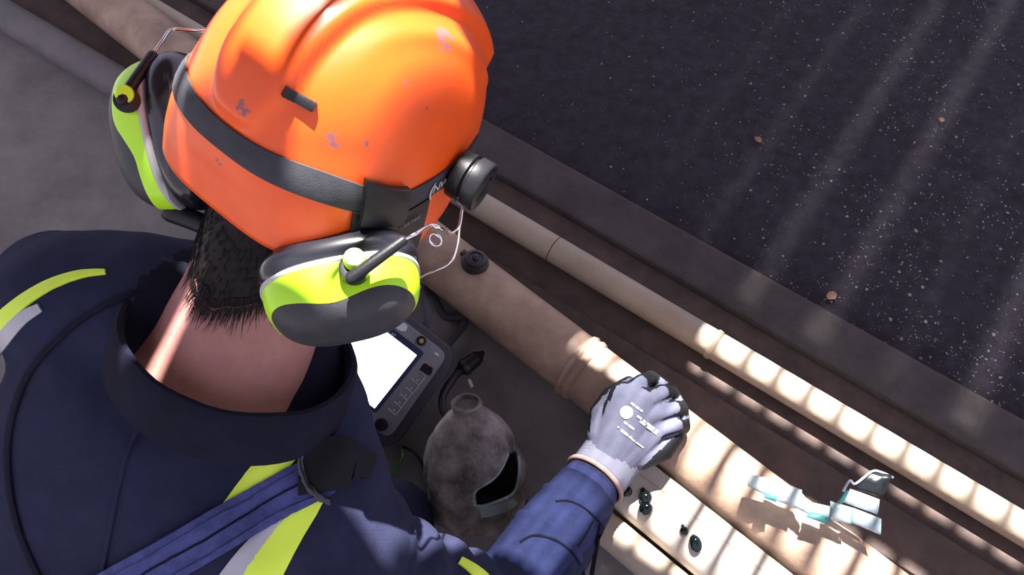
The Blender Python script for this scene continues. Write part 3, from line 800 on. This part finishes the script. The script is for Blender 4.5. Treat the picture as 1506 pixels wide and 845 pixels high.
# ---- right sleeve cuff and glove, gripping the pipe
ax = (WRR-ELR).normalized()
def sl_ring(p, r, k=1.): 
    u = ax.orthogonal().normalized(); s_ = ax.cross(u)
    return [p+(u*math.cos(2*PI*j/40)+s_*math.sin(2*PI*j/40))*r*(1+.03*noise.noise(V((math.cos(2*PI*j/40)*1.5, math.sin(2*PI*j/40)*1.5, p.y*30)))) for j in range(40)]
L_ = (WRR-ELR).length
prof = [(.0, .052), (.05, .0535), (.095, .0525), (.100, .0545), (.104, .0545), (.108, .051), (.13, .0505), (.150, .0475), (.154, .049), (.158, .049), (.162, .0455), (.19, .044), (L_-.045, .0420), (L_-.032, .0405), (L_-.026, .0405), (L_-.025, .037), (L_-.04, .034)]
slv = mk('sleeve_cuff', loft([sl_ring(ELR+ax*d, r) for d, r in prof], cap=False), M['cuff'], person, auto=False); slv['label'] = 'blue lower sleeve with two seam folds'
sb_ = bvh_of(*loft([sl_ring(ELR+ax*d, r) for d, r in prof], cap=False))
mk('seam', ribbon(sb_, [(817, 737), (838, 737), (863, 749), (885, 771)], 2.6, .0012, .0004, 2), M['navydark'], slv)
mk('seam', ribbon(sb_, [(765, 797), (787, 787), (821, 796), (846, 818), (862, 850)], 3.2, .0014, .0004, 2), M['navydark'], slv)
mk('cuff_slit', ribbon(sb_, [(874, 766), (866, 780), (856, 796), (849, 803)], [3, 2], .0012, .0004, 2), M['black'], slv)
mk('cuff_placket', ribbon(sb_, [(884, 770), (878, 800), (870, 845)], [6, 7], .003, .0004, 2), M['navydark'], slv)
G = lambda x, y, d: cam(x, y, d)
kz = dict(i=[G(916, 580, 1.104), G(943, 561, 1.114), G(957, 555, 1.146), G(956, 566, 1.178)],
          m=[G(940, 592, 1.100), G(974, 576, 1.114), G(988, 576, 1.148), G(982, 588, 1.178)],
          r=[G(956, 611, 1.100), G(991, 599, 1.114), G(1003, 601, 1.142), G(994, 612, 1.168)],
          l=[G(962, 633, 1.102), G(997, 624, 1.113), G(1006, 628, 1.135), G(996, 636, 1.156)])
wr = WRR+ax*.004
fing = []
rad = dict(i=.0112, m=.0115, r=.0110, l=.0100)
for kx, pts in kz.items():
    fing.append(tube([wr.lerp(pts[0], .55), pts[0], pts[1], pts[2], pts[3]], [rad[kx]*1.15, rad[kx]*1.12, rad[kx], rad[kx]*.92, rad[kx]*.78], 14, True))
fing.append(tube([kz[q][2]+CF*.004 for q in 'imrl'], .0105, 12, True))
palm = join(tube([wr-ax*.004, wr.lerp(kz['m'][0], .45)+CF*.006, kz['m'][0]+CF*.008], [.031, .034, .024], 20, True),
            *[tube([kz[a_][0].lerp(kz[b__][0], .5)+CF*.004, (kz[a_][0]*.62+kz[a_][1]*.38).lerp(kz[b__][0]*.62+kz[b__][1]*.38, .5)+CF*.004], [.011, .0085], 12, True) for a_, b__ in ('mr', 'rl')],
            tube([wr+(kz['i'][0]-wr)*.2, kz['i'][0]+CF*.006], [.026, .018], 16, True), tube([wr+(kz['l'][0]-wr)*.2, kz['l'][0]+CF*.006], [.030, .018], 16, True),
            tube([G(935, 668, 1.115), G(975, 655, 1.125), G(992, 640, 1.128)], [.024, .021, .014], 14, True))
thumb = tube([G(885, 640, 1.115), G(884, 606, 1.125), G(900, 580, 1.150), G(925, 562, 1.168)], [.021, .0165, .0135, .010], 14, True)
gv_, gf_, gn_ = bake(join(palm, thumb, *fing), .0023, 5)
# back of the glove is lavender knit, palm and fingertips dipped in black
glove = mk('glove', (gv_, gf_), M['glove'], person, auto=False); glove['label'] = 'lavender knit work glove with black dipped palm gripping the pipe'
glove.data.materials.append(M['nitrile'])
hn = -(CF*.86) + V((0, 0, .35)); hn.normalize()
cg = WL[glove.name]
ag_ = (kz['m'][0].lerp(kz['r'][0], .5)-WRR).normalized()
arow = [kz[k_][1] for k_ in 'imrl']
for pl in glove.data.polygons:
    p = pl.center+cg; n_ = pl.normal
    tip = min((p-q).length for k_ in 'imrl' for q in kz[k_][2:]) < .013
    gap = n_.dot(hn) < .45 or ((p-WRR).dot(ag_) > .085 and n_.dot(hn) < .62)
    sx, sy = px_of(p)
    heel = inside(sx, sy, [(925, 716), (945, 686), (985, 648), (1012, 626), (1040, 640), (1000, 720)])
    if (tip or gap or heel) and (p-WRR).dot(ag_) > .034: pl.material_index = 1
gb_ = bvh_of(gv_, gf_)
# knitted wrist with ribs
prof = []
nr_ = 20
for i in range(nr_+1):
    t = i/nr_; prof.append((-.016+.056*t, (.0425-.003*t if t < .1 else .0400+.001*t)*(1+.034*(i % 2))))
def kn_ring(d, r):
    u = CF.cross(ax).normalized(); s_ = ax.cross(u)
    return [WRR+ax*d+(u*1.0*math.cos(2*PI*j/40)+s_*.97*math.sin(2*PI*j/40))*r for j in range(40)]
ag = (kz['m'][0].lerp(kz['r'][0], .5)-WRR).normalized()
wrist = mk('knit_cuff', loft([kn_ring(d, r) for d, r in prof], cap=False), M['knit'], glove)
mk('cuff_hem', loft([kn_ring(-.016+.0035*math.sin(a), .0425+.0030*math.cos(a)) for a in [i*2*PI/10 for i in range(10)]], cap=False, closed=True), M['hem'], glove)
# print on the back of the glove: round emblem and small lines of lettering too blurred to read
emb = []
for k in range(24): emb.append((921.5+9.5*math.cos(k*PI/12), 606+9.5*math.sin(k*PI/12)))
def decal(poly, name):
    v = []
    for x, y in poly:
        r = ray(x, y); h = gb_.ray_cast(V((0, 0, HC)), r); v.append((h[0] if h[0] is not None else cam(x, y, 1.1))-r.normalized()*.0016)
    c_ = sum(v, V())/len(v); n0 = len(v)
    v2 = [p+CF*.0004 for p in v]
    mk(name, (v+v2, [tuple(range(n0)), tuple(range(n0, 2*n0))[::-1]]+[(i, (i+1) % n0, n0+(i+1) % n0, n0+i) for i in range(n0)]), M['white'], glove, smooth=False)
decal(emb, 'glove_emblem')
ld = V((.80, .60, 0)); lp = V((-.60, .80, 0))
for (x, y), spec in (((928, 592), [(0, 7), (9, 15), (17, 21)]), ((918, 620), [(0, 6), (8, 18)]), ((937, 611), [(0, 8), (11, 16), (18, 32), (34, 39)]), ((908, 627), [(0, 3), (7, 20), (23, 27)]), ((913, 633), [(0, 12), (14, 26), (28, 42)]), ((941, 619), [(0, 10), (13, 24), (26, 31)])):
    for a_, b__ in spec:
        wv_ = 1.5 if y < 625 else .9
        q = [V((x, y, 0))+ld*a_-lp*wv_, V((x, y, 0))+ld*b__-lp*wv_, V((x, y, 0))+ld*b__+lp*wv_, V((x, y, 0))+ld*a_+lp*wv_]
        decal([(p.x, p.y) for p in q], 'glove_lettering')
# thin cable leaving the hand
cbp = smooth_path([G(948, 672, 1.13), G(935, 694, 1.13), G(920, 712, 1.15), G(880, 742, 1.19)], 6)
tc_ = thing('probe_lead', 'thin green probe lead coming out from under the gloved palm', 'cable', cbp[0]); mk('lead', tube(cbp, .0016, 8), M['green'], tc_)

# ================================================================== INSTRUMENT
XD, YD = cv(.79, .61, .02).normalized(), cv(-.60, .79, -.06).normalized()
YD = (YD-XD*YD.dot(XD)).normalized(); ND = XD.cross(YD).normalized()
if ND.dot(CF) > 0: ND = -ND
DC = cam(525, 520, 1.215)
def dp(px, py, off=0.): return onplane(px, py, DC+ND*off, ND)
TR, BR = dp(659, 521), dp(572, 646)
LX = .262
TLc, BLc = TR-XD*LX, BR-XD*LX
ins = thing('test_instrument', 'grey handheld testing instrument with a glowing white screen, beside the right ear cup', 'instrument', DC-ND*.05)
o_ = .016
bumper_poly = rounded([TLc-XD*o_-YD*o_*.7, TR+XD*o_-YD*o_*.7, BR+XD*o_+YD*o_, BLc-XD*o_+YD*o_], .035, 5)
mk('bumper', prism([p-ND*.062 for p in bumper_poly], ND, .060), M['bumper'], ins, bevel=.007, smooth=True)
mk('faceplate', prism([p-ND*.006 for p in rounded([TLc, TR, BR, BLc], .016, 4)], ND, .008), M['device'], ins, bevel=.0015)
# bezel and screen
s_tr, s_br, s_bl = dp(613, 522, .003), dp(551, 600, .003), dp(521, 578, .003)
s_w = .135; s_tl = s_tr-XD*s_w; s_bl = s_br-XD*s_w
mk('bezel', prism([p-ND*.002 for p in rounded([s_tl-XD*.006-YD*.010, s_tr+XD*.007-YD*.010, s_br+XD*.006+YD*.005, s_bl-XD*.006+YD*.005], .004)], ND, .0022), M['bezel'], ins)
mk('screen', prism([s_tl, s_tr, s_br, s_bl], ND, .0006), M['screen'], ins, smooth=False)
text('OLYMPUS', .0120, dp(560, 481, .0036), XD, -YD, M['white'], 'lettering', ins)
def dprism(pts, off, th, m, name, r=0, par=None):
    P_ = [dp(x, y, off) for x, y in pts]
    if r: P_ = rounded(P_, r)
    return mk(name, prism(P_, ND, th), m, par or ins, smooth=False)
st = dprism([(573, 465), (582, 466), (600, 479), (597, 487), (588, 486), (570, 473)], .0025, .0004, M['white'], 'asset_sticker', .003); st['label'] = 'white sticker with a barcode'
for i in range(7):
    x, y = 577+i*2.0, 465.5+i*1.5
    dprism([(x, y), (x+1.0, y+.8), (x-2, y+4.6), (x-3, y+3.8)], .0029, .0002, M['black'], 'barcode_bar', 0, st)
# amber-centred round key, white lamp, black keys
def dcyl(px, py, r, h, m, name, off=.002): return mk(name, lathe(dp(px, py, off), ND, [(0, r), (h*.8, r), (h, r*.85)], 24), m, ins)
dcyl(620, 501, .0075, .0035, M['black'], 'lock_key'); dcyl(620, 501, .0036, .0045, M['amber'], 'lock_lamp')
dprism([(640, 517), (646, 521), (644.5, 523.5), (638.5, 519.5)], .002, .0006, M['white'], 'status_lamp')
dprism([(624, 533), (637, 541), (634, 551), (629, 551), (617, 543)], .002, .003, M['black'], 'function_key', .002)
def stroke(pts, w_, name='key_outline'):
    P_ = [dp(x, y, .0024) for x, y in pts]
    mk(name, tube(P_, w_, 6), M['outline'], ins)
stroke([(623, 533), (617, 541), (627, 554)], .0010)
for (x, y) in ((612, 556), (603, 568), (594.5, 578), (586, 589), (577.5, 600)):
    stroke([(x-6, y+2-1), (x+4, y+10), (x+13, y-1)], .0010)
    dprism([(x+.5, y-1), (x+6.5, y+3), (x+3.5, y+7), (x-2.5, y+3)], .002, .0012, M['device'], 'menu_key')
    dprism([(x+1.2, y+1.2), (x+3.6, y+2.8), (x+2.4, y+4.4), (x, y+2.8)], .0034, .0003, M['outline'], 'key_symbol')
stroke([(527, 600), (521, 612), (531, 620), (544, 610)], .0010)
dprism([(530, 605), (536, 609), (533, 613), (527, 609)], .002, .0012, M['device'], 'menu_key')
mk('round_knob', lathe(dp(561, 624, .002), ND, [(0, .0095), (.002, .0098), (.004, .009), (.0045, .006)], 24), M['black'], ins)
# wire bail stand behind the top edge
zf = .008
mk('stand', tube(smooth_path([dp(620, 500, -.045), G(630, 462, 1.27), onz(623, 424, .015), onz(640, 440, zf), onz(655, 466, zf), onz(686, 468, zf), onz(668, 496, .02), dp(650, 512, -.045)], 3), .006, 10, True), M['bumper'], ins)
mk('stand_clip', tube([onz(616, 420, .02), onz(624, 427, .02)], .003, 8, True), M['white'], ins)
# leads from the instrument
c1 = smooth_path([dp(588, 654, -.03), onz(592, 672, .03), onz(578, 696, .006), onz(558, 706, .006), onz(530, 690, .01)], 6)
c2 = smooth_path([dp(586, 655, -.04), onz(608, 664, .02), onz(622, 684, .006), onz(630, 716, .006), onz(650, 760, .006), onz(700, 775, .006), onz(770, 770, .006)], 6)
t_ = thing('signal_lead', 'green signal lead looping on the floor under the instrument', 'cable', c1[0]); mk('lead', tube(c1, .0022, 8), M['green'], t_)
t_ = thing('signal_lead', 'black signal lead curving from the instrument towards the jug', 'cable', c2[0]); mk('lead', tube(c2, .0024, 8), M['cable'], t_)

# ================================================================== CUT-OPEN JUG
nk, bs = cam(686, 592, 1.085), cam(700, 716, 1.165)
ja = (nk-bs).normalized(); JL = (nk-bs).length
u = CX-ja*CX.dot(ja); u.normalize(); s_ = ja.cross(u)
prf = [(-.034, .050), (-.036, .058), (-.030, .066), (-.01, .070), (.02, .071), (.05, .068), (.08, .060), (.105, .048), (.125, .034), (.137, .024), (.142, .0195), (.150, .018), (JL-.006, .018), (JL-.005, .0195), (JL, .0195), (JL+.001, .0178)]
def pr_at(d):
    for (d0, r0), (d1, r1) in zip(prf, prf[1:]):
        if d0 <= d <= d1: return r0+(r1-r0)*(d-d0)/(d1-d0)
    return prf[-1][1]
NJ, NH = 128, 90
jv_, jf_ = [], []
jd = [-.036+(JL+.037)*i/NH for i in range(NH+1)]
for d in jd:
    for j in range(NJ):
        a = 2*PI*j/NJ; r = pr_at(d)
        dent = 1+.12*noise.noise(V((math.cos(a)*2.2, math.sin(a)*2.2, d*22)))*sm(.14, .08, d)
        jv_.append(bs+ja*d+(u*math.cos(a)+s_*math.sin(a))*r*dent)
hole = [(730, 655), (753, 652), (764, 668), (764, 700), (753, 724), (728, 738), (702, 742), (700, 722), (716, 700), (733, 676)]
hole = [(762, 662), (765, 690), (758, 722), (738, 735), (703, 744), (700, 722), (724, 706), (738, 690), (748, 668)]
def facing(p, d): 
    q = p-(bs+ja*d); return q.dot(V((0, 0, HC))-p) > 0
cut = set()
for i, d in enumerate(jd):
    for j in range(NJ):
        p = jv_[i*NJ+j]
        if facing(p, d) and inside(*px_of(p), hole): cut.add(i*NJ+j)
for i in range(NH):
    for j in range(NJ):
        q = (i*NJ+j, i*NJ+(j+1) % NJ, (i+1)*NJ+(j+1) % NJ, (i+1)*NJ+j)
        if not any(k in cut for k in q): jf_.append(q)
jf_.append(tuple(range(NJ)))
jt = thing('jug', 'mottled dirty plastic jug with its side cut open, on the floor below the instrument', 'jug', V((bs.x, bs.y, 0)))
jo = mk('jug_body', (jv_, jf_), M['jug'], jt, auto=False)
md = jo.modifiers.new('t', 'SOLIDIFY'); md.thickness = .0028; md.offset = 0
# pale cut edge
rimp = []
jbv = bvh_of(jv_, [(i*NJ+j, i*NJ+(j+1) % NJ, (i+1)*NJ+(j+1) % NJ, (i+1)*NJ+j) for i in range(NH) for j in range(NJ)])
for x, y in hole:
    h = jbv.ray_cast(V((0, 0, HC)), ray(x-1.5, y)); 
    if h[0] is not None: rimp.append(h[0])
rp = smooth_path(rimp, 4)
mk('cut_edge', tube(rp, .0022, 8, True), M['jugrim'], jt)
mk('neck_ring', lathe(bs+ja*(JL-.003), ja, [(0, .0185), (0, .0205), (.0035, .0205), (.0045, .0195), (.004, .0168), (0, .0165)], 36), M['jug'], jt)
mk('neck_inside', lathe(bs+ja*(JL-.02), ja, [(0, .001), (0, .0165), (.002, .0165)], 24), M['black'], jt)
mk('base_flap', ribbon(jbv, [(706, 752), (728, 748), (748, 742), (757, 735)], [16, 10], .0015, .001, 3), M['jugrim'], jt)
# black probe with its lead draped over the jug
p0 = onz(708, 520, .03)
pb = thing('probe', 'black probe with a ragged tip and lead, lying above the jug neck', 'probe', p0)
mk('tip', tube([onz(709, 519, .03), onz(700, 528, .03)], [.0045, .010], 10, True), M['black'], pb)
mk('handle', tube([onz(700, 527, .03), onz(683, 540, .03), onz(676, 545, .03)], [.012, .013, .008], 14, True), M['black'], pb)
mk('collar', lathe(onz(686, 538, .03), (onz(676, 545, .03)-onz(686, 538, .03)), [(0, .014), (.004, .0145), (.008, .013)], 20), M['fitting'], pb)
mk('lead', tube(smooth_path([onz(677, 545, .03), onz(664, 560, .045), onz(652, 580, .05), onz(651, 600, .05), onz(659, 618, .05), onz(650, 645, .03), onz(640, 690, .01), onz(625, 730, .008)], 5), .0062, 10), M['cable'], pb)
mk('ferrule', tube([onz(690, 560, .05), onz(693, 567, .05)], .0035, 8, True), M['greyring'], pb)
# short dark stick next to the jug
sk0, sk1 = onz(748, 730, .02), onz(792, 768, .02)
t_ = thing('scrap_bar', 'short dark flat scrap lying against the open side of the jug', 'scrap', sk0)
mk('bar', box((sk0+sk1)/2, (sk1-sk0)/2, (sk1-sk0).normalized().cross(V((0, 0, 1)))*.014, V((0, 0, .006))), M['rust'], t_, bevel=.002, smooth=False)

# ================================================================== TORN CLEAR STRIP ON THE PIPE
def stripseg(px0, px1, w0, w1, z0, z1, th, m, name, par, lab=None):
    a, b = onz(*px0, z0), onz(*px1, z1); t = (b-a).normalized()
    s0 = onz(px0[0]+w0[0], px0[1]+w0[1], z0+w0[2])-a; s1 = onz(px1[0]+w1[0], px1[1]+w1[1], z1+w1[2])-b
    n_ = t.cross(s0).normalized(); n_ = n_ if n_.z > 0 else -n_
    NU, NV_ = 8, 5; v = []; f = []
    for lay in (0, 1):
        for i in range(NU+1):
            for j in range(NV_+1):
                x, y = i/NU, j/NV_
                p = a.lerp(b, x)+s0.lerp(s1, x)*y
                e = (1 if min(x, 1-x, y, 1-y) > .01 else .4)
                p += n_*(.0022*noise.noise(V((x*3+px0[0], y*3, px0[1])))+.0025*math.sin(PI*y)+(th*e if lay else -th*.2*e)); v.append(p)
    m_ = NV_+1; o = (NU+1)*m_
    for i in range(NU):
        for j in range(NV_):
            q = i*m_+j; f += [(q, q+m_, q+m_+1, q+1), (o+q, o+q+1, o+q+m_+1, o+q+m_)]
        q = i*m_; f.append((q, o+q, o+q+m_, q+m_)); q += NV_; f.append((q, q+m_, o+q+m_, o+q))
    for j in range(NV_):
        f.append((j, j+1, o+j+1, o+j)); q = NU*m_+j; f.append((q, o+q, o+q+1, q+1))
    ob = mk(name, (v, f), m, par, auto=False)
    if lab: ob['label'] = lab
    return ob
tp = thing('plastic_strip', 'torn clear plastic strip with teal edges lying over the sunlit pipe', 'plastic', onz(1200, 730, .1))
Zs = .135
segs = [((1099, 714), (1130, 730), (4, -17, .004), (6, -26, .004), M['clear']), ((1129, 730), (1172, 748), (6, -26, .004), (8, -28, .004), M['clear']), ((1172, 747), (1190, 757), (6, -25, .004), (2, -16, .004), M['clear']),
        ((1190, 756), (1219, 768), (2, -18, .004), (2, -24, .004), M['clear']), ((1220, 762), (1250, 770), (1, -26, .006), (3, -24, .006), M['clear']), ((1252, 768), (1295, 786), (2, -22, .006), (1, -24, .006), M['clear'])]
for a, b, w0, w1, m in segs: stripseg(a, b, w0, w1, Zs, Zs+.005, .0022, m, 'segment', tp)
for a, b, w0, w1 in (((1124, 732), (1142, 738), (0, -9, 0), (0, -9, 0)), ((1186, 760), (1216, 770), (4, -10, 0), (4, -12, 0)), ((1231, 738), (1244, 720), (6, 4, 0), (8, 4, .01)), ((1217, 768), (1220, 745), (3, 1, 0), (3, 1, 0)), ((1249, 770), (1251, 746), (3, 1, 0), (3, 1, 0))):
    stripseg(a, b, w0, w1, Zs+.003, Zs+.006, .002, M['teal'], 'teal_edge', tp, 'teal-tinted edge')
stripseg((1240, 738), (1290, 756), (10, -20, .008), (4, -22, .008), Zs+.008, Zs+.012, .002, M['clear'], 'folded_end', tp)
stripseg((1254, 718), (1298, 732), (28, -26, .012), (14, -34, .010), Zs+.010, Zs+.016, .002, M['smoke'], 'dark_flap', tp, 'dark smoky flap')
mk('flap_rim', tube(smooth_path([onz(1240, 722, Zs+.02), onz(1250, 706, Zs+.022), onz(1258, 711, Zs+.018), onz(1282, 693, Zs+.024), onz(1296, 694, Zs+.024), onz(1314, 702, Zs+.022)], 4), .0016, 8), M['clear'], tp)
# gel drops on the cream pipe
def drop(px, py, r, label, elong=1.2):
    # rest on the cream pipe: solve along the ray
    o, d = V((0, 0, HC)), ray(px, py).normalized()
    oc = o-pc; oc -= aC*oc.dot(aC); dd = d-aC*d.dot(aC)
    A_, B_, C__ = dd.dot(dd), 2*oc.dot(dd), oc.dot(oc)-.036**2
    D_ = max(0, B_*B_-4*A_*C__); p = o+d*((-B_-math.sqrt(D_))/(2*A_))
    n_ = (p-pc); n_ -= aC*n_.dot(aC); n_.normalize()
    t = cv(.25, .9, 0); t = (t-n_*t.dot(n_)).normalized(); s2 = n_.cross(t)
    return tag(mk('gel_drop', join(ell(p+n_*r*.35, s2*r, t*r*elong, n_*r*.75, 18, 10), ell(p+n_*r*.2-t*r*.9, s2*r*.45, t*r*.6, n_*r*.4, 12, 8)), M['gel'], auto=False), label, 'gel', 'dark gel drops on the cream pipe')
drop(949, 731, .0095, 'dark gel drop just below the glove, upper of a touching pair', 1.0)
drop(950, 747, .0100, 'dark gel drop lower of the touching pair below the glove', 1.0)
drop(1006, 780, .0062, 'smallest round dark gel drop, alone on the cream pipe', 1.0)
drop(1023, 799, .0088, 'pear-shaped dark gel drop furthest right on the cream pipe', 1.4)
drop(922, 722, .008, 'dark gel drop half hidden beside the glove hem', 1.0)
